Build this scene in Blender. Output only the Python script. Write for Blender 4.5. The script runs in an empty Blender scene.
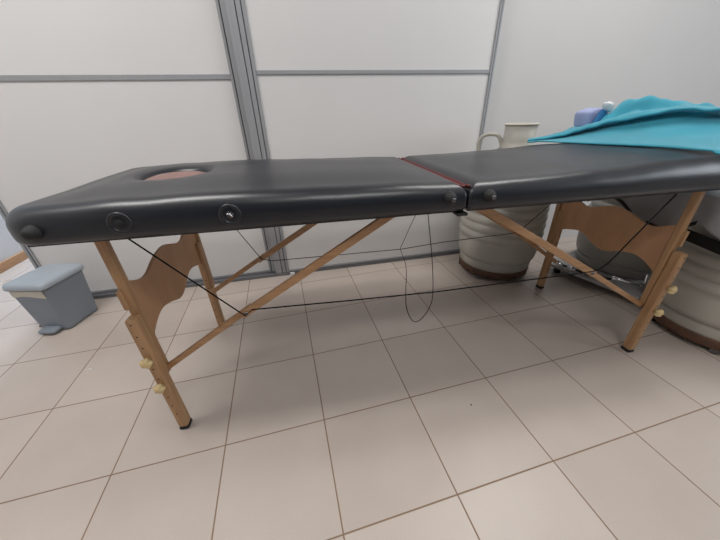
import bpy, bmesh, math, random
from mathutils import Vector, Matrix, noise
random.seed(4)
PI = math.pi
scene = bpy.context.scene
COL = scene.collection

# ------------------------------------------------------------------ materials
def new_mat(name):
    m = bpy.data.materials.new(name); m.use_nodes = True
    nt = m.node_tree
    return m, nt, nt.nodes['Principled BSDF']

def mat(name, col, rough=.5, metal=0., var=.06, scale=8., bump=0., bscale=60., coat=0., spec=None, stretch=None, sheen=0.):
    m, nt, b = new_mat(name)
    b.inputs['Roughness'].default_value = rough
    b.inputs['Metallic'].default_value = metal
    b.inputs['Coat Weight'].default_value = coat
    if spec is not None: b.inputs['Specular IOR Level'].default_value = spec
    if sheen: b.inputs['Sheen Weight'].default_value = sheen
    tc = nt.nodes.new('ShaderNodeTexCoord')
    src = tc.outputs['Object']
    if stretch:
        mp = nt.nodes.new('ShaderNodeMapping'); mp.inputs['Scale'].default_value = stretch
        nt.links.new(src, mp.inputs['Vector']); src = mp.outputs['Vector']
    n = nt.nodes.new('ShaderNodeTexNoise'); n.inputs['Scale'].default_value = scale; n.inputs['Detail'].default_value = 4
    nt.links.new(src, n.inputs['Vector'])
    r = nt.nodes.new('ShaderNodeValToRGB')
    r.color_ramp.elements[0].position = .3; r.color_ramp.elements[1].position = .7
    r.color_ramp.elements[0].color = (*[c*(1-var) for c in col], 1)
    r.color_ramp.elements[1].color = (*[min(1, c*(1+var)) for c in col], 1)
    nt.links.new(n.outputs['Fac'], r.inputs['Fac']); nt.links.new(r.outputs['Color'], b.inputs['Base Color'])
    if bump:
        n2 = nt.nodes.new('ShaderNodeTexNoise'); n2.inputs['Scale'].default_value = bscale; n2.inputs['Detail'].default_value = 3
        nt.links.new(src, n2.inputs['Vector'])
        bp = nt.nodes.new('ShaderNodeBump'); bp.inputs['Strength'].default_value = bump; bp.inputs['Distance'].default_value = .002
        nt.links.new(n2.outputs['Fac'], bp.inputs['Height']); nt.links.new(bp.outputs['Normal'], b.inputs['Normal'])
    return m

def wood_mat(name, c1, c2, stretch=(40, 40, 3), rough=.45):
    m, nt, b = new_mat(name)
    tc = nt.nodes.new('ShaderNodeTexCoord'); mp = nt.nodes.new('ShaderNodeMapping')
    mp.inputs['Scale'].default_value = stretch
    nt.links.new(tc.outputs['Object'], mp.inputs['Vector'])
    n = nt.nodes.new('ShaderNodeTexNoise'); n.inputs['Scale'].default_value = 2.2; n.inputs['Detail'].default_value = 6; n.inputs['Distortion'].default_value = .6
    nt.links.new(mp.outputs['Vector'], n.inputs['Vector'])
    r = nt.nodes.new('ShaderNodeValToRGB')
    r.color_ramp.elements[0].position = .3; r.color_ramp.elements[1].position = .72
    r.color_ramp.elements[0].color = (*c1, 1); r.color_ramp.elements[1].color = (*c2, 1)
    nt.links.new(n.outputs['Fac'], r.inputs['Fac']); nt.links.new(r.outputs['Color'], b.inputs['Base Color'])
    b.inputs['Roughness'].default_value = rough
    bp = nt.nodes.new('ShaderNodeBump'); bp.inputs['Strength'].default_value = .12; bp.inputs['Distance'].default_value = .001
    nt.links.new(n.outputs['Fac'], bp.inputs['Height']); nt.links.new(bp.outputs['Normal'], b.inputs['Normal'])
    return m

TILE = .33
def tile_mat():
    m, nt, b = new_mat('beige_floor_tiles')
    N = nt.nodes; L = nt.links
    def math_(op, a, bb=None, clamp=False):
        n = N.new('ShaderNodeMath'); n.operation = op; n.use_clamp = clamp
        for i, v in enumerate((a, bb)):
            if v is None: continue
            if isinstance(v, (int, float)): n.inputs[i].default_value = v
            else: L.new(v, n.inputs[i])
        return n.outputs[0]
    tc = N.new('ShaderNodeTexCoord'); sp = N.new('ShaderNodeSeparateXYZ'); L.new(tc.outputs['Object'], sp.inputs[0])
    dists = []; ids = []
    for ax in ('X', 'Y'):
        v = math_('DIVIDE', sp.outputs[ax], TILE)
        fr = math_('FRACT', v); ids.append(math_('FLOOR', v))
        d = math_('MINIMUM', fr, math_('SUBTRACT', 1., fr)); dists.append(d)
    d = math_('MULTIPLY', math_('MINIMUM', *dists), TILE)
    edge = N.new('ShaderNodeMapRange'); edge.interpolation_type = 'SMOOTHSTEP'
    edge.inputs['From Min'].default_value = .0009; edge.inputs['From Max'].default_value = .003
    L.new(d, edge.inputs['Value'])
    cmb = N.new('ShaderNodeCombineXYZ'); L.new(ids[0], cmb.inputs[0]); L.new(ids[1], cmb.inputs[1])
    wn = N.new('ShaderNodeTexWhiteNoise'); L.new(cmb.outputs[0], wn.inputs['Vector'])
    sp1 = N.new('ShaderNodeTexNoise'); sp1.inputs['Scale'].default_value = 260; sp1.inputs['Detail'].default_value = 3
    L.new(tc.outputs['Object'], sp1.inputs['Vector'])
    sp2 = N.new('ShaderNodeTexNoise'); sp2.inputs['Scale'].default_value = 5; sp2.inputs['Detail'].default_value = 5
    L.new(tc.outputs['Object'], sp2.inputs['Vector'])
    k = math_('ADD', math_('ADD', math_('MULTIPLY', sp1.outputs['Fac'], .30), math_('MULTIPLY', sp2.outputs['Fac'], .35)), math_('MULTIPLY', wn.outputs['Value'], .22))
    r = N.new('ShaderNodeValToRGB'); r.color_ramp.elements[0].position = .22; r.color_ramp.elements[1].position = .66
    r.color_ramp.elements[0].color = (.485, .412, .362, 1); r.color_ramp.elements[1].color = (.59, .512, .457, 1)
    L.new(k, r.inputs['Fac'])
    mx = N.new('ShaderNodeMix'); mx.data_type = 'RGBA'
    L.new(edge.outputs[0], mx.inputs[0]); mx.inputs[6].default_value = (.235, .15, .09, 1); L.new(r.outputs['Color'], mx.inputs[7])
    L.new(mx.outputs[2], b.inputs['Base Color'])
    rr = N.new('ShaderNodeMapRange'); rr.inputs['To Min'].default_value = .8; rr.inputs['To Max'].default_value = .36
    L.new(edge.outputs[0], rr.inputs['Value']); L.new(rr.outputs[0], b.inputs['Roughness'])
    h = math_('ADD', edge.outputs[0], math_('MULTIPLY', sp1.outputs['Fac'], .08))
    bp = N.new('ShaderNodeBump'); bp.inputs['Strength'].default_value = .35; bp.inputs['Distance'].default_value = .0015
    L.new(h, bp.inputs['Height']); L.new(bp.outputs['Normal'], b.inputs['Normal'])
    return m

M = dict(
    tiles=tile_mat(),
    wall=mat('painted_wall', (.62, .605, .595), .75, var=.015, scale=2, bump=.08, bscale=120),
    wall_dark=mat('darkened_unseen_wall', (.16, .17, .19), .8, var=.03, scale=2),  # unseen front wall, darkened so the vinyl front reflects little light
    ceiling=mat('ceiling_paint', (.8, .8, .79), .85, var=.01),
    panel=mat('white_laminate', (.71, .695, .685), .42, var=.012, scale=3, bump=.03, bscale=20),
    alu=mat('brushed_aluminium', (.34, .345, .36), .5, metal=.2, var=.05, scale=3, stretch=(60, 60, 2)),
    track=mat('dull_grey_track', (.17, .17, .18), .5, metal=.2),
    alu_dark=mat('dark_groove', (.07, .075, .085), .6, var=.05),
    vinyl=mat('black_vinyl', (.0080, .0095, .0145), .33, var=.08, scale=5, bump=.04, bscale=420, spec=.66),
    red=mat('red_piping_vinyl', (.13, .018, .02), .45, var=.1),
    salmon=mat('salmon_vinyl', (.25, .135, .12), .5, var=.06, scale=12),
    wood=wood_mat('oiled_beech', (.36, .195, .092), (.50, .295, .148)),
    wood_s=wood_mat('oiled_beech_lengthwise', (.38, .20, .095), (.52, .30, .15), (3, 40, 40)),
    ply=wood_mat('plywood_panel', (.44, .235, .12), (.54, .30, .16), (20, 6, 3), .55),
    rubber=mat('black_rubber', (.012, .012, .012), .7),
    cable=mat('black_cable', (.006, .005, .005), .8, spec=.2),
    knob=mat('pale_yellow_plastic', (.68, .52, .26), .45, var=.05),
    metal=mat('dark_steel', (.18, .18, .19), .25, metal=1.),
    chrome=mat('chrome', (.8, .8, .82), .12, metal=1., var=.02),
    black_gloss=mat('black_gloss_plastic', (.01, .01, .012), .12, coat=.6),
    cream=mat('cream_ribbed_plastic', (.45, .43, .38), .42, var=.05, scale=6, bump=.05, bscale=30),
    grey_vessel=mat('grey_plastic', (.33, .32, .295), .45, var=.05),
    base_wood=wood_mat('dark_brown_base', (.07, .032, .018), (.13, .058, .03), (6, 6, 30), .5),
    bin_body=mat('blue_grey_plastic', (.22, .25, .29), .5, var=.03, bump=.05, bscale=200),
    bin_lid=mat('pale_blue_grey_plastic', (.37, .42, .47), .42, var=.03),
    label=mat('cream_sticker', (.62, .58, .50), .6, var=.03),
    teal=mat('teal_fabric', (.032, .30, .405), .85, var=.10, scale=9, bump=.35, bscale=500, sheen=.3),
    lavender=mat('lavender_fabric', (.34, .38, .60), .85, var=.1, bump=.3, bscale=400),
    blue=mat('strong_blue_fabric', (.02, .16, .36), .85, var=.1, bump=.3, bscale=400),
    white=mat('white_fabric', (.75, .76, .78), .85, var=.04, bump=.3, bscale=400),
    sheet=mat('pale_grey_blue_sheet', (.36, .375, .39), .75, var=.14, scale=7, bump=.3, bscale=300),
    base_wood_trim=wood_mat('orange_wood_trim', (.40, .21, .10), (.50, .28, .14), (6, 6, 30), .5),
    grey_board=mat('grey_board', (.40, .39, .38), .5, var=.05),
    frame_white=mat('white_window_frame', (.8, .8, .8), .4, var=.01),
    paper=mat('white_paper', (.8, .8, .8), .8, var=.02),
    crumb=mat('dark_crumb', (.08, .06, .05), .9),
)

# ------------------------------------------------------------------ mesh helpers
def link(name, bm, m, parent=None, smooth=False, bevel=0, subsurf=0, solid=0, seg=2, angle=40):
    bmesh.ops.recalc_face_normals(bm, faces=bm.faces)
    me = bpy.data.meshes.new(name); bm.to_mesh(me); bm.free()
    mats = m if isinstance(m, (list, tuple)) else [m]
    for x in mats: me.materials.append(x)
    o = bpy.data.objects.new(name, me); COL.objects.link(o)
    if parent: o.parent = parent
    if smooth:
        for p in me.polygons: p.use_smooth = True
    if solid:
        md = o.modifiers.new('Thickness', 'SOLIDIFY'); md.thickness = solid; md.offset = 0
    if bevel:
        md = o.modifiers.new('Bevel', 'BEVEL'); md.width = bevel; md.segments = seg; md.limit_method = 'ANGLE'; md.angle_limit = math.radians(angle)
        for p in me.polygons: p.use_smooth = True
        md.harden_normals = True
    if subsurf:
        md = o.modifiers.new('Smooth', 'SUBSURF'); md.levels = subsurf; md.render_levels = subsurf
    return o

def box(bm, x0, x1, y0, y1, z0, z1):
    v = [bm.verts.new((x, y, z)) for z in (z0, z1) for x, y in ((x0, y0), (x1, y0), (x1, y1), (x0, y1))]
    for f in ((0, 3, 2, 1), (4, 5, 6, 7), (0, 1, 5, 4), (1, 2, 6, 5), (2, 3, 7, 6), (3, 0, 4, 7)):
        bm.faces.new([v[i] for i in f])

def hexa(bm, bottom, top):
    v = [bm.verts.new(p) for p in list(bottom) + list(top)]
    n = len(bottom)
    bm.faces.new(v[:n][::-1]); bm.faces.new(v[n:])
    for i in range(n): bm.faces.new((v[i], v[(i+1) % n], v[n+(i+1) % n], v[n+i]))

def beam(bm, a, b, w, h, side=(0, 1, 0)):
    """rectangular bar from a to b; w = width along side, h = other"""
    a, b = Vector(a), Vector(b); d = (b-a).normalized()
    s = Vector(side); s = (s - d*s.dot(d)).normalized(); u = d.cross(s)
    q = [(s*w/2*i + u*h/2*j) for i, j in ((-1, -1), (1, -1), (1, 1), (-1, 1))]
    hexa(bm, [a+x for x in q], [b+x for x in q])

def smooth_path(pts, n=8):
    pts = [Vector(p) for p in pts]
    if len(pts) < 3: return pts
    out = []
    P = [pts[0]*2-pts[1]] + pts + [pts[-1]*2-pts[-2]]
    for i in range(1, len(P)-2):
        p0, p1, p2, p3 = P[i-1:i+3]
        for k in range(n):
            t = k/n
            out.append(.5*((2*p1)+(p2-p0)*t+(2*p0-5*p1+4*p2-p3)*t*t+(3*p1-p0-3*p2+p3)*t**3))
    out.append(pts[-1]); return out

def tube(bm, pts, r, seg=8, closed=False):
    pts = [Vector(p) for p in pts]; rings = []; n = len(pts)
    up = None
    for i, p in enumerate(pts):
        if closed: d = (pts[(i+1) % n]-pts[i-1]).normalized()
        else: d = (pts[min(i+1, n-1)]-pts[max(i-1, 0)]).normalized()
        if up is None:
            up = Vector((0, 0, 1)) if abs(d.z) < .9 else Vector((1, 0, 0))
        u = (up - d*up.dot(d)).normalized(); up = u; w = d.cross(u)
        rr = r(i/(n-1)) if callable(r) else r
        rings.append([bm.verts.new(p + (u*math.cos(2*PI*k/seg)+w*math.sin(2*PI*k/seg))*rr) for k in range(seg)])
    m = n if closed else n-1
    for i in range(m):
        A, B = rings[i], rings[(i+1) % n]
        for k in range(seg): bm.faces.new((A[k], A[(k+1) % seg], B[(k+1) % seg], B[k]))
    if not closed:
        bm.faces.new(rings[0][::-1]); bm.faces.new(rings[-1])

def lathe(bm, prof, c=(0, 0, 0), seg=64, axis='z', cap=True):
    rings = []
    for r, h in prof:
        ring = []
        for k in range(seg):
            a = 2*PI*k/seg
            if axis == 'z': p = (c[0]+r*math.cos(a), c[1]+r*math.sin(a), c[2]+h)
            else: p = (c[0]+r*math.cos(a), c[1]+h, c[2]+r*math.sin(a))   # axis y
            ring.append(bm.verts.new(p))
        rings.append(ring)
    for A, B in zip(rings, rings[1:]):
        for k in range(seg): bm.faces.new((A[k], A[(k+1) % seg], B[(k+1) % seg], B[k]))
    if cap: bm.faces.new(rings[0][::-1]); bm.faces.new(rings[-1])

def loft(bm, rows, close_rows=False, mi=0):
    V = [[bm.verts.new(p) for p in r] for r in rows]
    for A, B in zip(V, V[1:]):
        n = len(A)
        for k in range(n if close_rows else n-1):
            f = bm.faces.new((A[k], A[(k+1) % n], B[(k+1) % n], B[k])); f.material_index = mi
    return V

def empty(name, loc=(0, 0, 0), rz=0):
    o = bpy.data.objects.new(name, None); COL.objects.link(o); o.location = loc; o.rotation_euler.z = rz
    o.empty_display_size = .1
    return o
def tag(o, label, cat, group=None, kind=None):
    o['label'] = label; o['category'] = cat
    if group: o['group'] = group
    if kind: o['kind'] = kind
    return o
def struct(name, bm, m, parent=None, **k):
    o = link(name, bm, m, parent, **k)
    if not parent: o['kind'] = 'structure'
    return o

# ------------------------------------------------------------------ room
# floor grid lies on the world axes; the wardrobe wall is turned by -2.66 degrees about (0, 1.149)
WA = math.radians(-2.66)
XL, XR, YF, YB, H = -1.80, 4.4, -2.6, 3.4, 2.75
bm = bmesh.new(); box(bm, XL-.1, XR+.1, YF-.1, YB+.1, -.1, 0); struct('floor', bm, M['tiles'])
bm = bmesh.new(); box(bm, XL-.1, XR+.1, YF-.1, YB+.1, H, H+.1); struct('ceiling', bm, M['ceiling'])
bm = bmesh.new(); box(bm, XL-.1, XL, YF-.1, YB+.1, 0, H); struct('wall_left', bm, M['wall'])
bm = bmesh.new()
box(bm, XR, XR+.1, YF, -2.4, 0, H); box(bm, XR, XR+.1, -.2, YB, 0, H); box(bm, XR, XR+.1, -2.4, -.2, 0, .9); box(bm, XR, XR+.1, -2.4, -.2, 2.3, H)
struct('wall_right', bm, M['wall'])
bm = bmesh.new(); box(bm, XL, XR, YB, YB+.1, 0, H); struct('wall_far', bm, M['wall'])
bm = bmesh.new(); box(bm, XL, XR, YF-.1, YF, 0, H); struct('wall_front', bm, M['wall_dark'])
# window in the right-hand wall
WY0, WY1, WZ0, WZ1 = -2.4, -.2, .9, 2.3
bm = bmesh.new()
for y0, y1, z0, z1 in ((WY0, WY0+.06, WZ0, WZ1), (WY1-.06, WY1, WZ0, WZ1), (WY0+.06, WY1-.06, WZ0, WZ0+.06), (WY0+.06, WY1-.06, WZ1-.06, WZ1), (-1.33, -1.27, WZ0+.06, WZ1-.06)):
    box(bm, XR+.02, XR+.08, y0, y1, z0, z1)
struct('window_1', bm, M['frame_white'], bevel=.004)
bm = bmesh.new(); box(bm, XL, XL+.015, 1.0, YB, 0, .065); struct('baseboard_left', bm, M['base_wood_trim'], bevel=.003)

# back wall to the right of the wardrobe (same direction, slightly set back)
wall = empty('wall_back', (0, 1.149, 0), WA); wall['kind'] = 'structure'
bm = bmesh.new(); box(bm, 1.583, 4.40, .045, .14, 0, H); link('wall_surface', bm, M['wall'], wall)

# ------------------------------------------------------------------ sliding wardrobe
W = empty('sliding_wardrobe', (0, 1.149, 0), WA)
tag(W, 'wide built-in wardrobe with white sliding doors and grey metal rails behind the massage table', 'wardrobe')
def wx(x): return x/math.cos(WA)
xl, xr, xc0, xc1 = -1.139, 1.580, .140, .262
HT = 2.70
bm = bmesh.new()
box(bm, xl, xl+.018, .06, .62, .0, HT); box(bm, xr-.018, xr, .06, .62, 0, HT)
box(bm, xl+.018, xr-.018, .60, .62, 0, HT); box(bm, xl+.018, xr-.018, .06, .60, HT-.02, HT); box(bm, xl+.018, xr-.018, .06, .60, 0, .012)
link('carcass', bm, M['panel'], W)
bm = bmesh.new()
box(bm, xl, xr, -.012, .06, 0, .014); box(bm, xl, xr, -.012, -.008, .014, .020); box(bm, xl, xr, .026, .030, .014, .020)
link('bottom_track', bm, M['track'], W, bevel=.0015)
bm = bmesh.new(); box(bm, xl, xr, -.012, .06, HT-.05, HT); link('top_track', bm, M['alu'], W)
bm = bmesh.new(); box(bm, .268, .298, -.022, -.0125, .0, .022); link('track_stop', bm, M['frame_white'], W, bevel=.004)
def door(x0, x1, y0, zr0, zr1, wl, wr):
    D_ = empty('sliding_door'); D_.parent = W
    for a, b in ((x0, x0+wl), (x1-wr, x1)):
        bm = bmesh.new()
        w = b-a
        cuts = [a, a+.013, a+.018, b] if y0 > .02 else [a, a+.040, a+.0445, a+.066, a+.0705, b]
        box(bm, a, b, y0+.006, y0+.030, .021, HT-.052)                      # stile core
        if w > .035:                                                        # profiled stile with raised beads
            for q0, q1 in zip(cuts[::2], cuts[1::2]): box(bm, q0, q1, y0-.003, y0+.006, .021, HT-.052)
        else:
            box(bm, a, a+w*.45, y0-.003, y0+.006, .021, HT-.052); box(bm, a+w*.6, b, y0-.001, y0+.006, .021, HT-.052)
        link('stile', bm, [M['alu']], D_, bevel=.0015)
        bm = bmesh.new()
        g = list(zip(cuts[1:-1:2], cuts[2:-1:2])) if w > .035 else [(a+w*.45, a+w*.6)]
        for q0, q1 in g: box(bm, q0, q1, y0+.0035, y0+.0058, .021, HT-.052)
        link('groove', bm, M['alu_dark'], D_)
    a, b = x0+wl, x1-wr
    bm = bmesh.new(); box(bm, a, b, y0, y0+.026, zr0, zr1); link('middle_rail', bm, M['alu'], D_, bevel=.002)
    bm = bmesh.new(); box(bm, a, b, y0, y0+.026, .021, .036); link('bottom_rail', bm, M['alu'], D_, bevel=.002)
    bm = bmesh.new(); box(bm, a, b, y0+.006, y0+.018, zr1, HT-.052); link('upper_panel', bm, M['panel'], D_)
    bm = bmesh.new(); box(bm, a, b, y0+.006, y0+.018, .036, zr0); link('lower_panel', bm, M['panel'], D_)
door(xl, .212, .026, 1.127, 1.150, .030, .080)
door(.176, xr, -.006, 1.143, 1.162, .086, .024)

# ------------------------------------------------------------------ massage table
TA = math.radians(-4.901)
FL = Vector((-.158, .119)); DS = Vector((math.cos(TA), math.sin(TA))); DT = Vector((-DS.y, DS.x))
OS, OT = .937, .255
cen = FL + DS*OS + DT*OT
T = empty('massage_table', (cen.x, cen.y, 0), TA)
tag(T, 'folding massage table with black padded vinyl top and wooden legs on the tiled floor', 'massage table')
def P(s, t, z): return Vector((s-OS, t-OT, z))
def worldp(s, t, z):
    q = FL + DS*s + DT*t; return Vector((q.x, q.y, z))

SAG = [(-.1, -.004), (.1, .003), (.3, .006), (.5, .001), (.75, -.004), (.93, -.009), (1.13, -.008), (1.35, -.001), (1.6, .011), (2.0, .014)]
def sag(s):
    if s <= SAG[0][0]: return SAG[0][1]
    for (a, x), (b, y) in zip(SAG, SAG[1:]):
        if s <= b:
            u = (s-a)/(b-a); u = u*u*(3-2*u); return x+(y-x)*u
    return SAG[-1][1]
ZB, ZT = .722, .801
def rise(s, t): return .006*min(1, max(0, t/.5))*min(1, max(0, 1-s/.6))
def outline(s0, s1, t0, t1, rl, rr, d, n=20):
    """rounded rectangle shrunk by d; rl/rr corner radii on the low-s and high-s side; constant vertex count"""
    s0 += d; s1 -= d; t0 += d; t1 -= d
    rl = max(rl-d, .004); rr = max(rr-d, .004)
    pts = []
    def arc(cx, cy, r, a0):
        for k in range(n+1):
            a = a0 + PI/2*k/n; pts.append((cx+r*math.cos(a), cy+r*math.sin(a)))
    def lerp(a, b, m):
        for k in range(1, m): pts.append((a[0]+(b[0]-a[0])*k/m, a[1]+(b[1]-a[1])*k/m))
    arc(s1-rr, t1-rr, rr, 0); a = pts[-1]; lerp(a, (s0+rl, t1), 60)
    arc(s0+rl, t1-rl, rl, PI/2); a = pts[-1]; lerp(a, (s0, t0+rl), 30)
    arc(s0+rl, t0+rl, rl, PI); a = pts[-1]; lerp(a, (s1-rr, t0), 60)
    arc(s1-rr, t0+rr, rr, 3*PI/2); a = pts[-1]; lerp(a, (s1, t1-rr), 30)
    return pts
def wrinkle(s, t):
    return .0016*noise.noise(Vector((s*5, t*7, 3.1))) + .0012*noise.noise(Vector((s*14, t*4, 9.)))
def cushion(s0, s1, rl, rr, hole=None):
    t0, t1 = -.055, .565
    bm = bmesh.new(); rows = []
    R = .044
    def crownf(s, t):
        ds = max(0, min(s-s0, s1-s)-R); dt = max(0, min(t-t0, t1-t)-R)
        return .011*(1-math.exp(-(ds/.07)**2))*(1-math.exp(-(dt/.09)**2))
    # underside inner, underside edge, side, rounded shoulder, top
    def ring(d, z, top=0):
        out = []
        for s, t in outline(s0, s1, t0, t1, rl, rr, max(d, 0)):
            w = (z-ZB)/(ZT-ZB)
            bulge = 0
            zz = z + (sag(s)+rise(s, t))*w + (wrinkle(s, t) if top else 0)
            out.append(P(s, t, zz))
        return out
    rows.append(ring(.05, ZB)); rows.append(ring(.006, ZB-.001)); rows.append(ring(.0015, ZB+.005))
    rows.append(ring(0, ZB+.015)); rows.append(ring(0, ZB+.03))
    for k in range(0, 9):
        a = PI/2*k/8
        rows.append(ring(R*(1-math.cos(a)), ZT-R+R*math.sin(a), 1))
    for d in (.053, .070):
        r = []
        for s, t in outline(s0, s1, t0, t1, rl, rr, d): r.append(P(s, t, ZT+crownf(s, t)+sag(s)+rise(s, t)+wrinkle(s, t)))
        rows.append(r)
    base = outline(s0, s1, t0, t1, rl, rr, .070)
    if hole:
        hc, ha, hb = hole
        hp = []
        for s, t in base:
            a = math.atan2((t-hc[1])/hb, (s-hc[0])/ha); hp.append((math.cos(a), math.sin(a)))
    else:
        hc, ha, hb = ((s0+s1)/2, (t0+t1)/2), .02, .02
        hp = [(math.cos(2*PI*i/len(base)), math.sin(2*PI*i/len(base))) for i in range(len(base))]
        hp = []
        for s, t in base:
            a = math.atan2((t-hc[1]), (s-hc[0])); hp.append((math.cos(a), math.sin(a)))
    K = 14
    for k in range(1, K+1):
        u = k/K; u = 1-(1-u)**1.3
        r = []
        for (s, t), (c, q) in zip(base, hp):
            S, TT = hc[0]+ha*c*1.28, hc[1]+hb*q*1.28
            a, b = s+(S-s)*u, t+(TT-t)*u
            crown = crownf(a, b)
            if hole and u > .8: crown -= .0025*((u-.8)/.2)
            r.append(P(a, b, ZT+crown+sag(a)+rise(a, b)+wrinkle(a, b)))
        rows.append(r)
    if hole:
        for f, dz in ((1.18, .006), (1.09, .000), (1.03, -.005), (1.0, -.013), (.995, -.05), (.995, -.079)):
            rows.append([P(hc[0]+ha*c*f, hc[1]+hb*q*f, ZT+dz+.003+sag(hc[0]+ha*c*f)) for c, q in hp])
    V = loft(bm, rows, True)
    if not hole: bm.faces.new(V[-1])
    if hole:  # bottom plate closes the padding around the hole
        A, B = V[-1], V[0]
        for k in range(len(A)): bm.faces.new((A[k], A[(k+1) % len(A)], B[(k+1) % len(A)], B[k]))
    else: bm.faces.new(V[0])
    return link('cushion', bm, M['vinyl'], T, smooth=True)
HOLE = ((.137, .258), .094, .100)
cA = cushion(-.138, .9365, .080, .010, HOLE)
cB = cushion(.9395, 1.96, .010, .075)
# salmon plug filling the face hole
bm = bmesh.new()
rows = []
for f, z in ((.2, ZT-.07), (.97, ZT-.07), (.985, ZT-.03), (.985, ZT-.010), (.92, ZT-.001), (.7, ZT+.005), (.35, ZT+.008), (.05, ZT+.008)):
    rows.append([P(HOLE[0][0]+HOLE[1]*f*math.cos(2*PI*k/64), HOLE[0][1]+HOLE[2]*f*math.sin(2*PI*k/64), z) for k in range(64)])
V = loft(bm, rows, True); bm.faces.new(V[0]); bm.faces.new(V[-1])
p = link('face_plug', bm, M['salmon'], T, smooth=True); p['label'] = 'salmon pink padded plug in the face hole'
# red piping along both edges of the fold
for s_edge, sg in ((.9365, -1), (.9395, 1)):
    bm = bmesh.new(); pts = []
    d = .0105
    R = .044; n = 8
    se = s_edge + sg*R*.18
    zz = ZT-R+R*math.sin(math.acos(1-.18))
    yy = []
    # front side up, over the top, back side down
    for k in range(4, 7):
        a = PI/2*k/6
        pts.append((s_edge+sg*(.004+(R*.18-.004)*k/6), -.055+R*(1-math.cos(a))-.001, ZT-R+R*math.sin(a)-(R-(zz-(ZT-R)))*(k/6)**2+.0015))
    for k in range(1, 12): pts.append((se, -.02+(.53+.02)*k/12, zz+.0030))
    for k in range(6, -1, -1):
        a = PI/2*k/6
        pts.append((s_edge+sg*(.004+(R*.18-.004)*k/6), .565-R*(1-math.cos(a))+.001, ZT-R+R*math.sin(a)-(R-(zz-(ZT-R)))*(k/6)**2+.0015))
    tube(bm, [P(a, b, c+sag(a)*max(0, (c-ZB)/(ZT-ZB))) for a, b, c in pts], .0042, 8)
    link('piping', bm, M['red'], T, smooth=True)
# red hinge strip lying in the fold
bm = bmesh.new(); box(bm, .928-OS, .948-OS, .0-OT, .53-OT, .73, .778); link('hinge_strip', bm, M['red'], T, bevel=.004)
# plywood boards and rails under the cushions
for a, b in ((-.095, .925), (.951, 1.94)):
    bm = bmesh.new()
    box(bm, a-OS, b-OS, -.035-OT, .545-OT, .7135, .7225)
    link('base_board', bm, M['vinyl'], T)
# small black tab under the fold
bm = bmesh.new(); box(bm, .915-OS, .945-OS, -.052-OT, -.020-OT, .706, .7135); link('hinge_tab', bm, M['rubber'], T, bevel=.002)

# round fittings on the front edge
def disc_part(name, s, z, prof, m, seg=32):
    bm = bmesh.new()
    lathe(bm, prof, (s-OS, -.055-OT, z), seg, 'y')
    return link(name, bm, m, T, smooth=True)
for s, z in ((-.052, .752), (.885, .759), (.994, .758)):
    f = disc_part('bumper_button', s, z, [(.001, .006), (.016, .006), (.0165, -.002), (.0155, -.005), (.013, -.008), (.0125, -.013), (.010, -.018), (.005, -.021), (.001, -.0215)], M['rubber'] if s < 0 else M['rubber'])
    if s > 0:
        bm = bmesh.new(); lathe(bm, [(.001, -.020), (.0055, -.020), (.0055, -.0235), (.003, -.0245), (.001, -.0245)], (s-OS, -.055-OT, z), 20, 'y')
        q = link('screw', bm, M['metal'], f, smooth=True); q['label'] = 'steel screw head'
for s, z, glossy in ((.116, .757, 0), (.347, .758, 1)):
    f = disc_part('accessory_socket', s, z, [(.001, .006), (.025, .006), (.0255, .0), (.024, -.002), (.020, -.0025), (.017, -.001), (.016, .0015), (.001, .003)], M['vinyl'])
    bm = bmesh.new(); lathe(bm, [(.001, .0025), (.0095, .0025), (.010, -.001), (.007, -.0035), (.001, -.0045)], (s-OS, -.055-OT, z), 28, 'y')
    q = link('socket_centre', bm, M['black_gloss'] if glossy else M['rubber'], f, smooth=True)
    if glossy:  # chrome sliver modelled in the shape of the highlight on the plug
        bm = bmesh.new(); tube(bm, [(s-OS-.006, -.055-OT-.0046, z+.004), (s-OS+.001, -.055-OT-.0052, z+.003), (s-OS+.006, -.055-OT-.0046, z-.003)], .0022, 8)
        link('glint_sliver', bm, M['chrome'], f, smooth=True)
    if glossy: q['label'] = 'glossy black plug that catches the light'

# legs ---------------------------------------------------------------
def beam_leg(sx, t, outer):  #
    """one telescopic leg; outer = -1 left end, +1 right end. sx = outer edge of the foot piece"""
    in_ = -outer
    lw, ld, uw, ud = .031, .036, .025, .024
    a0 = sx; a1 = sx+in_*lw
    # extension piece (lower) with its row of adjustment holes
    bm = bmesh.new(); beam(bm, P((a0+a1)/2, t-.002, .012), P((a0+a1)/2, t-.002, .478), ld, lw)
    lo = link('leg_extension', bm, M['wood'], T, bevel=.008, seg=4)
    for k in range(10):
        z = .085+.042*k
        if abs(z-.229) < .018 or abs(z-.336) < .018: continue
        bm = bmesh.new(); lathe(bm, [(.0024, -.0006), (.0024, .002)], ((a0+a1)/2-OS, t-.002-OT-ld/2, z), 10, 'y')
        link('adjustment_hole', bm, M['rubber'], lo)
    bm = bmesh.new(); c = P((a0+a1)/2, t-.002, 0)
    hexa(bm, [(c.x+i*(lw/2+.001), c.y+j*(ld/2+.001), 0) for i, j in ((-1, -1), (1, -1), (1, 1), (-1, 1))], [(c.x+i*(lw/2+.0015), c.y+j*(ld/2+.0015), .014) for i, j in ((-1, -1), (1, -1), (1, 1), (-1, 1))])
    link('rubber_foot', bm, M['rubber'], lo, bevel=.008, seg=3)
    # upper leg
    b = sx+in_*.0150
    top = b + (-.004 if outer < 0 else -.014)
    bm = bmesh.new(); beam(bm, P(b, t+.028, .235), P(top, t+.028, .7135), ud, uw)
    up = link('leg', bm, M['wood'], T, bevel=.006, seg=3)
    return lo, b, top
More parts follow.
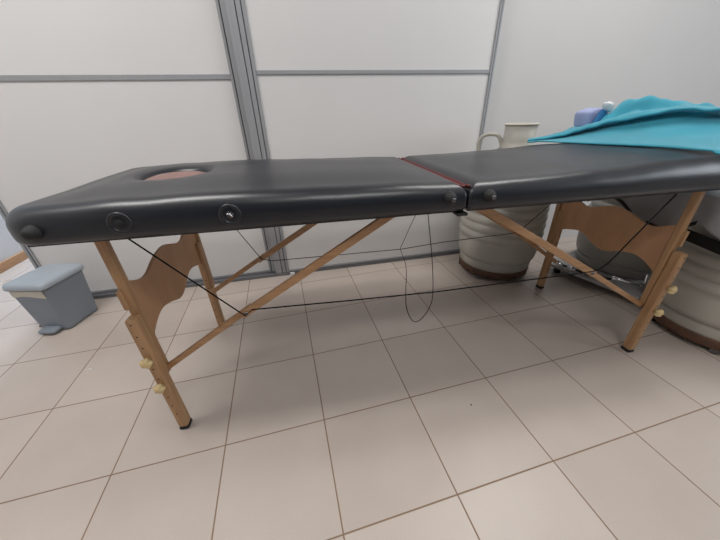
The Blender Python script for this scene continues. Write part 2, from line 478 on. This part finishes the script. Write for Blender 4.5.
def knob(s, t, z, parent):
    bm = bmesh.new()
    n = 40
    for y0, y1, r0, r1 in ((-.012, -.026, .013, .0155), (-.026, -.031, .0155, .011)):
        pass
    prof = [(0.0, .35), (-.010, .6), (-.011, 1.0), (-.021, 1.05), (-.025, .8), (-.027, .3)]
    rows = []
    for y, f in prof:
        rows.append([(s-OS+.0145*f*(1+.16*math.cos(5*2*PI*k/n))*math.cos(2*PI*k/n), t-OT+y, z+.0145*f*(1+.16*math.cos(5*2*PI*k/n))*math.sin(2*PI*k/n)) for k in range(n)])
    V = loft(bm, rows, True); bm.faces.new(V[0]); bm.faces.new(V[-1])
    o = link('knob', bm, M['knob'], parent, smooth=True); o['label'] = 'pale yellow star knob'
for sx, outer in ((-.003, -1), (1.862, 1)):
    for t in (0., .54):
        lo, b, top = beam_leg(sx, t, outer)
        sgn = -.020 if t == 0 else -.020
        for z in (.336, .229):
            if t == 0: knob(sx-outer*.0165, t-.020, z, lo)
    # plywood stretcher panel with the wavy outline, spanning the two upper legs
    topc = [(.036, .575), (.05, .566), (.10, .543), (.138, .541), (.185, .557), (.23, .569), (.284, .572), (.335, .558), (.385, .540), (.42, .538), (.455, .550), (.50, .565), (.548, .60)]
    botc = [(.036, .355), (.046, .372), (.059, .385), (.097, .404), (.139, .411), (.19, .398), (.264, .370), (.32, .382), (.377, .408), (.42, .412), (.46, .402), (.50, .388), (.548, .36)]
    tp = smooth_path([(0, a, z) for a, z in topc], 6); bt = smooth_path([(0, a, z) for a, z in botc], 6)
    bm = bmesh.new()
    s_at = lambda z: b + (top-b)*(z-.235)/(.7135-.235)
    rows = []
    for off in (-.005, .005):
        rows.append(([bm.verts.new(P(s_at(q.z)+off, q.y, q.z)) for q in tp], [bm.verts.new(P(s_at(q.z)+off, q.y, q.z)) for q in bt]))
    n = len(tp)
    for (A, B) in rows:
        for k in range(n-1): bm.faces.new((A[k], A[k+1], B[k+1], B[k]))
    for j in (0, 1):
        A, B = rows[0][j], rows[1][j]
        for k in range(n-1): bm.faces.new((A[k], A[k+1], B[k+1], B[k]))
    for k in (0, n-1):
        bm.faces.new((rows[0][0][k], rows[0][1][k], rows[1][1][k], rows[1][0][k]))
    link('stretcher_panel', bm, M['ply'], T)
    # hinge block on the outside of the front leg
    zb = .525
    bm = bmesh.new(); box(bm, s_at(zb)-OS+outer*.010-.005, s_at(zb)-OS+outer*.010+.007, .008-OT, .034-OT, zb-.03, zb+.03)
    link('hinge_block', bm, M['wood'], T, bevel=.002)
    # cross batten the legs are hinged on, under the board
    bm = bmesh.new(); box(bm, top-OS-.016, top-OS+.016, .004-OT, .556-OT, .700, .7135)
    link('hinge_batten', bm, M['wood'], T, bevel=.002)

# diagonal struts
TB = .485
struts = [(.022, .028, .255, .306, .438, .762, .7128), (1.842, .028, .224, 1.505, .428, 1.010, .7128),
          (.022, TB, .240, .288, .402, .82, .7128), (1.846, TB, .200, 1.555, .398, 1.025, .7128)]
for s0, t, z0, sj, zj, s1, z1 in struts:
    sg = 1 if s1 > s0 else -1
    a, j, b_ = P(s0, t, z0), P(sj, t, zj), P(s1, t, z1)
    d1 = (j-a).normalized(); d2 = (b_-j).normalized()
    bm = bmesh.new(); beam(bm, a, j+d1*.02, .013, .019); lower = link('strut_lower', bm, M['wood_s'], T, bevel=.0025)
    bm = bmesh.new(); beam(bm, j-d2*.02+Vector((0, -.013, 0)), b_+Vector((0, -.013, 0)), .013, .024); upper = link('strut_upper', bm, M['wood_s'], T, bevel=.0025)
    bm = bmesh.new(); lathe(bm, [(.001, -.024), (.005, -.024), (.005, .010), (.001, .010)], (j.x, j.y, j.z), 16, 'y')
    link('pivot_bolt', bm, M['metal'], T, smooth=True)

# support cables
def cable(pts, r=.0017):
    bm = bmesh.new(); tube(bm, [P(*p) for p in pts], r, 8); return link('support_cable', bm, M['cable'], T, smooth=True)
CF = cable([(.085, -.008, .7135), (.306, -.008, .440), (.33, -.008, .461-.002), (.62, -.008, .449), (.90, -.008, .442), (1.28, -.008, .444), (1.47, -.008, .446), (1.502, -.008, .448), (1.535, -.008, .475), (1.69, -.008, .7135)], .0021)
cable([(.13, TB-.02, .7135), (.288, TB-.02, .402), (.33, TB-.02, .388), (.62, TB-.02, .385), (.93, TB-.02, .382), (1.14, TB-.02, .397), (1.54, TB-.02, .410), (1.66, TB-.02, .52), (1.84, TB-.02, .7135)])
# hanging closing cord, looped over both cables
lp = [(1.08, .44, .7135), (1.02, .45, .60), (.985, .462, .52), (.931, .462, .386), (.918, .40, .385), (.86, .15, .42)]
lp = smooth_path([(.972+.10, .42, .7135), (1.0, .45, .575), (.925, .458, .388)], 5)[:-1] + smooth_path([(.925, .458, .388), (.885, .25, .405), (.800, -.004, .436), (.806, -.008, .385), (.822, -.01, .345), (.840, -.01, .331), (.862, -.01, .345), (.884, -.011, .39), (.888, -.012, .443), (.875, -.01, .56), (.848, -.008, .7135)], 6)
bm = bmesh.new(); tube(bm, [P(*p) for p in lp], .0013, 6); link('closing_cord', bm, M['cable'], T, smooth=True)

# ------------------------------------------------------------------ teal cloth heaped on the table end
A = [(1.542, .548, .822), (1.61, .429, .826), (1.66, .287, .828), (1.715, .181, .828), (1.749, .08, .827), (1.765, -.010, .819), (1.80, -.075, .800)]
B = [(1.552, .561, .823), (1.644, .472, .832), (1.732, .367, .846), (1.804, .27, .857), (1.863, .182, .862), (1.896, .088, .858), (1.94, .02, .845)]
C = [(1.560, .567, .824), (1.672, .510, .839), (1.785, .435, .877), (1.863, .346, .906), (1.932, .266, .925), (1.978, .175, .918), (2.04, .09, .905)]
Dm = [(1.551, .558, .828), (1.652, .488, .848), (1.756, .408, .889), (1.829, .318, .919), (1.895, .238, .938), (1.940, .148, .931), (2.02, .078, .912)]
E_ = [(1.566, .575, .831), (1.67, .512, .857), (1.776, .432, .901), (1.852, .342, .930), (1.922, .262, .948), (1.971, .172, .940), (2.055, .102, .922)]
F_ = [(1.58, .585, .826), (1.70, .545, .844), (1.80, .47, .882), (1.885, .385, .928), (1.955, .30, .944), (2.01, .21, .938), (2.09, .14, .918)]
G = [(1.60, .59, .822), (1.72, .575, .834), (1.835, .50, .893), (1.900, .43, .972), (1.985, .36, .962), (2.05, .26, .948), (2.12, .18, .930)]
Hh = [(1.61, .592, .822), (1.76, .59, .828), (1.88, .58, .850), (1.96, .56, .900), (2.03, .52, .910), (2.09, .45, .900), (2.14, .40, .880)]
I_ = [(1.62, .593, .822), (1.78, .60, .826), (1.90, .60, .830), (1.99, .60, .832), (2.04, .59, .832), (2.09, .57, .82), (2.15, .55, .80)]
def densify(rows, n1=8, n2=8):
    r1 = [smooth_path(r, n1) for r in rows]
    cols = [smooth_path([r[k] for r in r1], n2) for k in range(len(r1[0]))]
    return [[c[i] for c in cols] for i in range(len(cols[0]))]
rows = densify([A, B, C, Dm, E_, F_, G, Hh, I_], 10, 7)
out = []
for i, r in enumerate(rows):
    rr = []
    for k, q in enumerate(r):
        u = i/(len(rows)-1)
        s, t, z = q
        lump = noise.noise(Vector((s*11+2, t*9, 1.7)))*.5+noise.noise(Vector((s*24, t*20, 5.)))*.45+abs(noise.noise(Vector((s*15+4, t*17, 8.))))*.5-.1
        w = min(1, max(0, (z-.825)/.04))
        edge = .005 if u < .28 else (.012 if u < .55 else .034)
        # long soft folds that run down the front panel
        fold = .003*math.sin((s*.7+t)*55+2*noise.noise(Vector((s*4, t*4, 0))))*w*(1 if u < .25 else .4)
        rr.append(worldp(s-fold, t-fold*.7, max(z + lump*edge*w + fold*.3, (.827 if -.0 < t < .52 else .815) if s < 1.93 and -.05 < t < .56 else 0)))
    out.append(rr)
bm = bmesh.new(); loft(bm, out)
o = link('teal_cloth', bm, M['teal'], smooth=True, solid=.005)
tag(o, 'teal cloth heaped over the right end of the massage table', 'cloth')
o.modifiers['Thickness'].offset = 0

def wad(name, poly, t0, t1, m, label, lean=0, seed=0):
    '''a folded piece of fabric: rounded polygon outline (s, z) with real depth from t0 to t1'''
    n = len(poly); cs = sum(p[0] for p in poly)/n; cz = sum(p[1] for p in poly)/n
    out = []
    for k in range(n):
        p0, p1, p2 = poly[k-1], poly[k], poly[(k+1) % n]
        for f in (-.38, -.14, .14, .38):
            q = p0 if f < 0 else p2
            out.append((p1[0]+(q[0]-p1[0])*abs(f), p1[1]+(q[1]-p1[1])*abs(f)))
    bm = bmesh.new(); rows = []
    for t, f in ((t0, .25), (t0+.001, .70), (t0+.006, .93), (t0+.016, 1.02), ((t0+t1)/2, 1.05), (t1-.012, 1.0), (t1, .6)):
        rows.append([])
        for k, (a, b) in enumerate(out):
            nn = .004*noise.noise(Vector((a*40+seed, b*40, t*40)))
            rows[-1].append(worldp(cs+(a-cs)*f+nn+lean*(t-t0), t, cz+(b-cz)*f+nn))
    V = loft(bm, rows, True); bm.faces.new(V[0]); bm.faces.new(V[-1])
    return tag(link(name, bm, m, smooth=True, subsurf=1), label, 'fabric')
wad('folded_towel', [(1.795, .870), (1.782, .938), (1.83, .953), (1.875, .950), (1.892, .870)], .505, .60, M['lavender'], 'small lavender-blue folded fabric beside the left tip of the teal heap', 0, 1)
wad('blue_cloth', [(1.79, .880), (1.826, .956), (1.899, .885)], .472, .503, M['blue'], 'strong blue scrap of fabric tucked between lavender and white pieces', 0, 5)
wad('white_cloth', [(1.832, .938), (1.816, .971), (1.844, .974), (1.864, .963), (1.856, .930)], .462, .50, M['white'], 'small white fabric corner sticking up behind the teal heap', 0, 9)

# ------------------------------------------------------------------ ribbed barrels
def barrel(cx, cy, rb, label, hgt=.745, neck=True, k=1.0, rz=0, brown=True, handle=True, body_mat=None, bulge=.10):
    t = empty('ribbed_barrel', (cx, cy, 0), rz)
    tag(t, label, 'barrel')
    bm_ = body_mat or M['cream']
    if brown:
        bm = bmesh.new(); lathe(bm, [(rb*.80, .022), (rb*.985, .022), (rb, .026), (rb, .060), (rb*.99, .066), (rb*.9, .066)], seg=96)
        base = link('wooden_base', bm, M['base_wood'], t, smooth=False, bevel=.002)
        for kk in range(16):
            a = 2*PI*kk/16
            x, y = math.cos(a)*(rb+.0005), math.sin(a)*(rb+.0005)
            bm = bmesh.new(); bmesh.ops.create_uvsphere(bm, u_segments=10, v_segments=6, radius=.004, matrix=Matrix.Translation((x, y, .042)))
            link('rivet', bm, M['metal'], base, smooth=True)
        for kk in range(6):
            a = 2*PI*kk/6 + .52
            bm = bmesh.new()
            bmesh.ops.create_cone(bm, cap_ends=True, segments=20, radius1=.017, radius2=.017, depth=.020, matrix=Matrix.Translation((math.cos(a)*rb*.95, math.sin(a)*rb*.95, .017)) @ Matrix.Rotation(a, 4, 'Z') @ Matrix.Rotation(PI/2, 4, 'Y'))
            link('caster', bm, M['metal'], t, smooth=False, bevel=.002)
    z0 = .066 if brown else .0655
    prof = [(rb*.9, z0)]
    prof += [(rb*.985, z0), (rb*1.0, z0+.01), (rb*1.015, z0+.045), (rb*1.01, z0+.052), (rb*.985, z0+.054), (rb*.985, z0+.059), (rb*1.03, z0+.063)]
    # smooth belly followed by rounded ribs
    def R(z):
        u = (z-.12)/(hgt-.12)
        return rb*(1.03+bulge*math.sin(PI*min(1, max(0, u))**.62)**.9*(1-.25*u)-.10*max(0, u)**2)
    z = z0+.07
    while z < .255: prof.append((R(z), z)); z += .02
    rib = .052; zz = .262
    while zz+rib < hgt-.07:
        for q in range(8):
            u = q/8
            prof.append((R(zz+rib*u)-.006+.013*abs(math.sin(PI*u))**.6, zz+rib*u))
        zz += rib
    r1 = R(zz)
    for q in range(0, 9):
        a = PI/2*q/8
        prof.append((r1-.10*(1-math.cos(a))-.0, zz+(hgt-zz)*math.sin(a)))
    rn = .084
    prof += [(r1-.12, hgt+.002), (rn+.012, hgt+.006), (rn, hgt+.012)]
    bm = bmesh.new(); lathe(bm, prof, seg=96)
    link('body', bm, bm_, t, smooth=True)
    if neck:
        bm = bmesh.new(); lathe(bm, [(rn-.006, hgt+.01), (rn+.02, hgt+.008), (rn+.002, hgt+.03), (rn-.003, hgt+.06), (rn-.003, hgt+.137), (rn-.008, hgt+.137), (rn-.010, hgt+.02), (rn-.02, hgt+.02)], seg=64, cap=False)
        link('neck', bm, bm_, t, smooth=True)
        bm = bmesh.new(); lathe(bm, [(rn-.009, hgt+.136), (rn+.002, hgt+.136), (rn+.004, hgt+.140), (rn+.002, hgt+.144), (rn-.009, hgt+.144), (rn-.011, hgt+.140), (rn-.009, hgt+.136)], seg=64, cap=False)
        q = link('rim', bm, M['label'], t, smooth=True)
        bm = bmesh.new(); lathe(bm, [(.001, hgt+.100), (rn-.012, hgt+.100), (rn-.012, hgt+.108), (.001, hgt+.112)], seg=48)
        link('lid', bm, bm_, t, smooth=True)
    if handle:
        bm = bmesh.new()
        pts = smooth_path([(-.150, .125, hgt-.03), (-.160, .130, hgt+.040), (-.148, .118, hgt+.078), (-.118, .095, hgt+.090), (-.080, .065, hgt+.078), (-.058, .045, hgt+.01)], 6)
        tube(bm, pts, .011, 12); link('handle', bm, bm_, t, smooth=True)
    return t
barrel(1.622, .812, .217, 'cream ribbed barrel with loop handle and open neck at the right end of the wardrobe', rz=0)
barrel(2.215, -.040, .25, 'large ribbed barrel on a brown wheeled base beyond the right end of the massage table', hgt=.66, neck=False, handle=False)
# third vessel, half hidden behind the wavy panel of the right legs
B3 = barrel(2.345, .515, .235, 'grey rounded vessel standing on a flat board behind the right-hand legs of the massage table', hgt=.64, neck=False, handle=False, brown=False, body_mat=M['grey_vessel'])
B3.name = 'grey_vessel'; B3['category'] = 'vessel'
for ch in B3.children: ch.location.z = 0
bm = bmesh.new()
hexa(bm, [(1.915, .665, .046), (2.035, .180, .046), (2.66, .335, .046), (2.54, .820, .046)], [(1.915, .665, .064), (2.035, .180, .064), (2.66, .335, .064), (2.54, .820, .064)])
o = link('floor_board', bm, M['grey_board'], bevel=.004); tag(o, 'flat light grey raised board under the grey rounded vessel', 'board')
for x, y in ((1.98, .62), (2.10, .25), (2.56, .36), (2.48, .75)):
    bm = bmesh.new(); lathe(bm, [(.016, 0), (.020, .004), (.020, .042), (.016, .0455)], (x, y, 0), 24); link('board_foot', bm, M['rubber'], o, smooth=True)
# chrome pipe fittings lying along the front of the board
pf = empty('pipe_fitting', (2.05, .42, .0645)); tag(pf, 'chrome pipe and valve fittings lying on the grey board behind the table legs', 'fitting')
def pr(x, y, z): return (x-2.05, y-.42, z-.0645)
bm = bmesh.new()
tube(bm, smooth_path([pr(1.945, .60, .080), pr(1.96, .54, .078), pr(2.0, .46, .074), pr(2.03, .39, .076), pr(2.055, .33, .090)], 8), .007, 12); link('hose', bm, M['rubber'], pf, smooth=True)
for a, b, r in ((pr(1.925, .615, .086), pr(1.935, .56, .086), .010), (pr(1.94, .535, .084), pr(1.955, .49, .084), .009), (pr(2.05, .345, .094), pr(2.115, .245, .094), .011)):
    bm = bmesh.new(); tube(bm, [a, b], r, 16); link('pipe', bm, M['chrome'], pf, smooth=True)
for c, r in ((pr(1.925, .60, .092), .016), (pr(1.945, .51, .086), .0145), (pr(2.055, .335, .094), .017)):
    bm = bmesh.new(); bmesh.ops.create_uvsphere(bm, u_segments=18, v_segments=12, radius=r, matrix=Matrix.Translation(c)); link('valve', bm, M['chrome'], pf, smooth=True)
bm = bmesh.new(); tube(bm, smooth_path([pr(2.115, .245, .094), pr(2.135, .235, .098), pr(2.145, .245, .125), pr(2.15, .25, .150)], 5), .008, 12); link('elbow', bm, M['chrome'], pf, smooth=True)

# pale sheet draped over the barrels beyond the table, with a black hem
def drape(name, front, depth_dir, m, label, cat, ztop, solid=.003):
    pass
fr_ = [(2.0, .56, .515), (2.0, .44, .565), (2.0, .297, .506), (1.995, .193, .488), (1.99, .131, .512), (1.99, .079, .550), (1.99, .002, .519), (1.99, -.06, .497), (2.0, -.15, .50)]
rowsd = []
for dz, ds in ((0, 0), (.05, -.004), (.10, -.006), (.15, .004)):
    rowsd.append([(s+ds, t, min(z+dz, .66+.0*dz)+(.0)) for s, t, z in fr_])
rowsd.append([(s+.05, t, .672) for s, t, z in fr_])
rowsd.append([(s+.25, t, .690) for s, t, z in fr_])
rowsd.append([(s+.50, t, .684) for s, t, z in fr_])
rowsd.append([(s+.70, t, .675) for s, t, z in fr_])
rowsd.append([(s+.765, t, .60) for s, t, z in fr_])
rowsd.append([(s+.79, t, .50) for s, t, z in fr_])
dn = densify(rowsd, 6, 6)
bm = bmesh.new()
loft(bm, [[worldp(s + .010*noise.noise(Vector((s*5, t*13, z*5))) - .004*math.sin(t*45), t, z+.004*noise.noise(Vector((s*8, t*8, 2)))) for s, t, z in r] for r in dn])
o = link('draped_sheet', bm, M['sheet'], smooth=True, solid=.003); tag(o, 'pale grey-blue sheet draped over the barrels past the right end of the table', 'sheet')
bm = bmesh.new()
hem = smooth_path([(s-.001, t, z) for s, t, z in fr_[:6]], 8)
hr = [[worldp(s-.004 - .004*math.sin(t*45), t, z-.006+dz*.7) for s, t, z in hem] for dz in (0, .012, .022)]
loft(bm, hr)
hemo = link('hem', bm, M['rubber'], o, smooth=True, solid=.002); hemo['label'] = 'black hem'
bm = bmesh.new()
c0 = worldp(2.100, .160, .465); c1 = worldp(2.086, -.005, .452)
beam(bm, c0, c1, .006, .046, (1, 0, 0))
o2 = link('black_strap', bm, M['rubber'], bevel=.003); tag(o2, 'short black strap across the barrel just right of the near table leg', 'strap')

# ------------------------------------------------------------------ pedal bin
BA = math.atan2(.19, .055) - PI/2
bin_ = empty('pedal_bin', (-.930, .983, 0), BA); bin_.scale = (.99, .99, 1.0); tag(bin_, 'small blue-grey pedal bin with pale lid standing left of the massage table', 'bin')
def rrect(w, d, r, z, cx=0, cy=0, n=6):
    p = []
    for sx, sy, a0 in ((1, 1, 0), (-1, 1, PI/2), (-1, -1, PI), (1, -1, 3*PI/2)):
        for k in range(n+1):
            a = a0+PI/2*k/n; p.append((cx+sx*(w/2-r)+r*math.cos(a), cy+sy*(d/2-r)+r*math.sin(a), z))
    return p
bm = bmesh.new()
rows = [rrect(.150, .180, .018, .004), rrect(.160, .190, .022, .006), rrect(.163, .193, .022, .02), rrect(.190, .222, .022, .245), rrect(.193, .225, .022, .255), rrect(.188, .220, .020, .256), rrect(.18, .21, .02, .24), rrect(.14, .17, .02, .235)]
V = loft(bm, rows, True); bm.faces.new(V[0]); bm.faces.new(V[-1])
link('body', bm, M['bin_body'], bin_, smooth=True)
bm = bmesh.new()
rows = [rrect(.19, .22, .02, .2575), rrect(.210, .243, .026, .258), rrect(.214, .247, .028, .264), rrect(.212, .245, .028, .277), rrect(.204, .237, .030, .286), rrect(.18, .212, .035, .291), rrect(.10, .12, .03, .294), rrect(.02, .02, .008, .295)]
V = loft(bm, rows, True); bm.faces.new(V[0]); bm.faces.new(V[-1])
link('lid', bm, M['bin_lid'], bin_, smooth=True)
bm = bmesh.new()
n = 18; rows = []
for f in (0, 1):
    rows.append([(-.082+.164*k/n, -.1125+(.0015 if k in (0, n) else 0)-.0012+f*.003, (.252 if f else .208+.006*math.sin(k/n*PI*1.5))) for k in range(n+1)])
rows = [[(x, -.1083-.0022, .214+.006*math.sin(k/n*PI*1.5)) for k, (x, y, z) in enumerate(rows[0])], [(x, -.1123-.0012, .250) for x, y, z in rows[0]]]
loft(bm, rows); q = link('sticker', bm, M['label'], bin_, solid=.0012); q['label'] = 'cream sticker under the lid'
bm = bmesh.new()
rows = [rrect(.085, .05, .014, .012, 0, -.115), rrect(.092, .056, .018, .016, 0, -.116), rrect(.092, .056, .018, .024, 0, -.116), rrect(.08, .045, .016, .030, 0, -.115), rrect(.03, .015, .006, .031, 0, -.115)]
V = loft(bm, rows, True); bm.faces.new(V[0]); bm.faces.new(V[-1])
link('pedal', bm, M['bin_body'], bin_, smooth=True)
bm = bmesh.new()
box(bm, -.118, -.07, -.07, -.05, .0, .008)
link('rubber_foot', bm, M['rubber'], bin_, bevel=.001)

# small scraps on the floor
bm = bmesh.new(); loft(bm, [[(-.010, 0, .001), (0, .002, .004), (.012, 0, .001)], [(-.008, .007, .0015), (.001, .008, .003), (.010, .006, .001)]])
o = link('paper_scrap', bm, M['paper'], solid=.0006); o.location = (-.633, .515, 0); tag(o, 'tiny white paper scrap lying on a floor tile in front of the bin', 'scrap')
bm = bmesh.new(); bmesh.ops.create_icosphere(bm, subdivisions=1, radius=.0035)
for v in bm.verts: v.co.z *= .5; v.co += Vector((random.uniform(-1, 1), random.uniform(-1, 1), 0))*.0006
o = link('crumb', bm, M['crumb']); o.location = (.862, -.092, .0018); tag(o, 'tiny dark crumb on a floor tile at the centre front', 'crumb')

# ------------------------------------------------------------------ lights
def area(name, loc, size, power, col, target=None, sy=None):
    l = bpy.data.lights.new(name, 'AREA'); l.shape = 'RECTANGLE'; l.size = size; l.size_y = sy or size; l.energy = power; l.color = col
    o = bpy.data.objects.new(name, l); COL.objects.link(o); o.location = loc
    if target: o.rotation_euler = (Vector(target)-Vector(loc)).to_track_quat('-Z', 'Y').to_euler()
    return o
area('window_daylight', (XR+.015, (WY0+WY1)/2, (WZ0+WZ1)/2), 2.2, 38, (.86, .93, 1.), (0, -.4, .9), 1.25)
# fluorescent ceiling lamp fitting
def lamp(x, y, power):
    lf = empty('ceiling_lamp', (x, y, H)); tag(lf, 'flat white rectangular ceiling lamp above the ' + ('left end of the massage table' if x < 0 else 'right end of the massage table, added to light the right wall' if y > 0 else 'floor in front of the massage table, added as fill'), 'lamp')
    bm = bmesh.new(); box(bm, -.62, .62, -.17, .17, -.05, 0); link('housing', bm, M['frame_white'], lf, bevel=.004)
    l = area('lamp_light', (x, y, H-.06), 1.15, power, (1., .98, .955), (x, y, 0), .28)
lamp(-.75, .1, 25)
lamp(1.9, .3, 18)  # unseen lamp added to brighten the right-hand back wall
lamp(.7, -1.3, 15)  # unseen lamp added as soft fill from the front
area('left_wall_fill', (-1.45, 3.2, 1.5), .6, 60, (.68, .82, 1.), (-1.75, 1.9, .7), 1.6)  # added area light brightening the left wall strip; no doorway is built

w = bpy.data.worlds.new('World'); scene.world = w; w.use_nodes = True
bg = w.node_tree.nodes['Background']
sky = w.node_tree.nodes.new('ShaderNodeTexSky'); sky.sky_type = 'HOSEK_WILKIE'; sky.turbidity = 8; sky.sun_direction = (0.3, .6, .7)
w.node_tree.links.new(sky.outputs[0], bg.inputs['Color']); bg.inputs['Strength'].default_value = .8

# ------------------------------------------------------------------ camera
cam = bpy.data.cameras.new('camera'); cam.sensor_width = 36; cam.lens = 286.39/720*36; cam.clip_start = .01
co = bpy.data.objects.new('camera', cam); COL.objects.link(co)
y, p, r = -.2459, 1.0751, -.0306
Rm = Matrix.Rotation(y, 3, 'Z') @ Matrix.Rotation(p, 3, 'X') @ Matrix.Rotation(r, 3, 'Z')
co.matrix_world = Matrix.Translation((.3122, -.6623, .9521)) @ Rm.to_4x4()
scene.camera = co
vs = scene.view_settings
vs.view_transform = 'Standard'; vs.look = 'None'; vs.gamma = 1; vs.use_curve_mapping = False; vs.exposure = 0.17
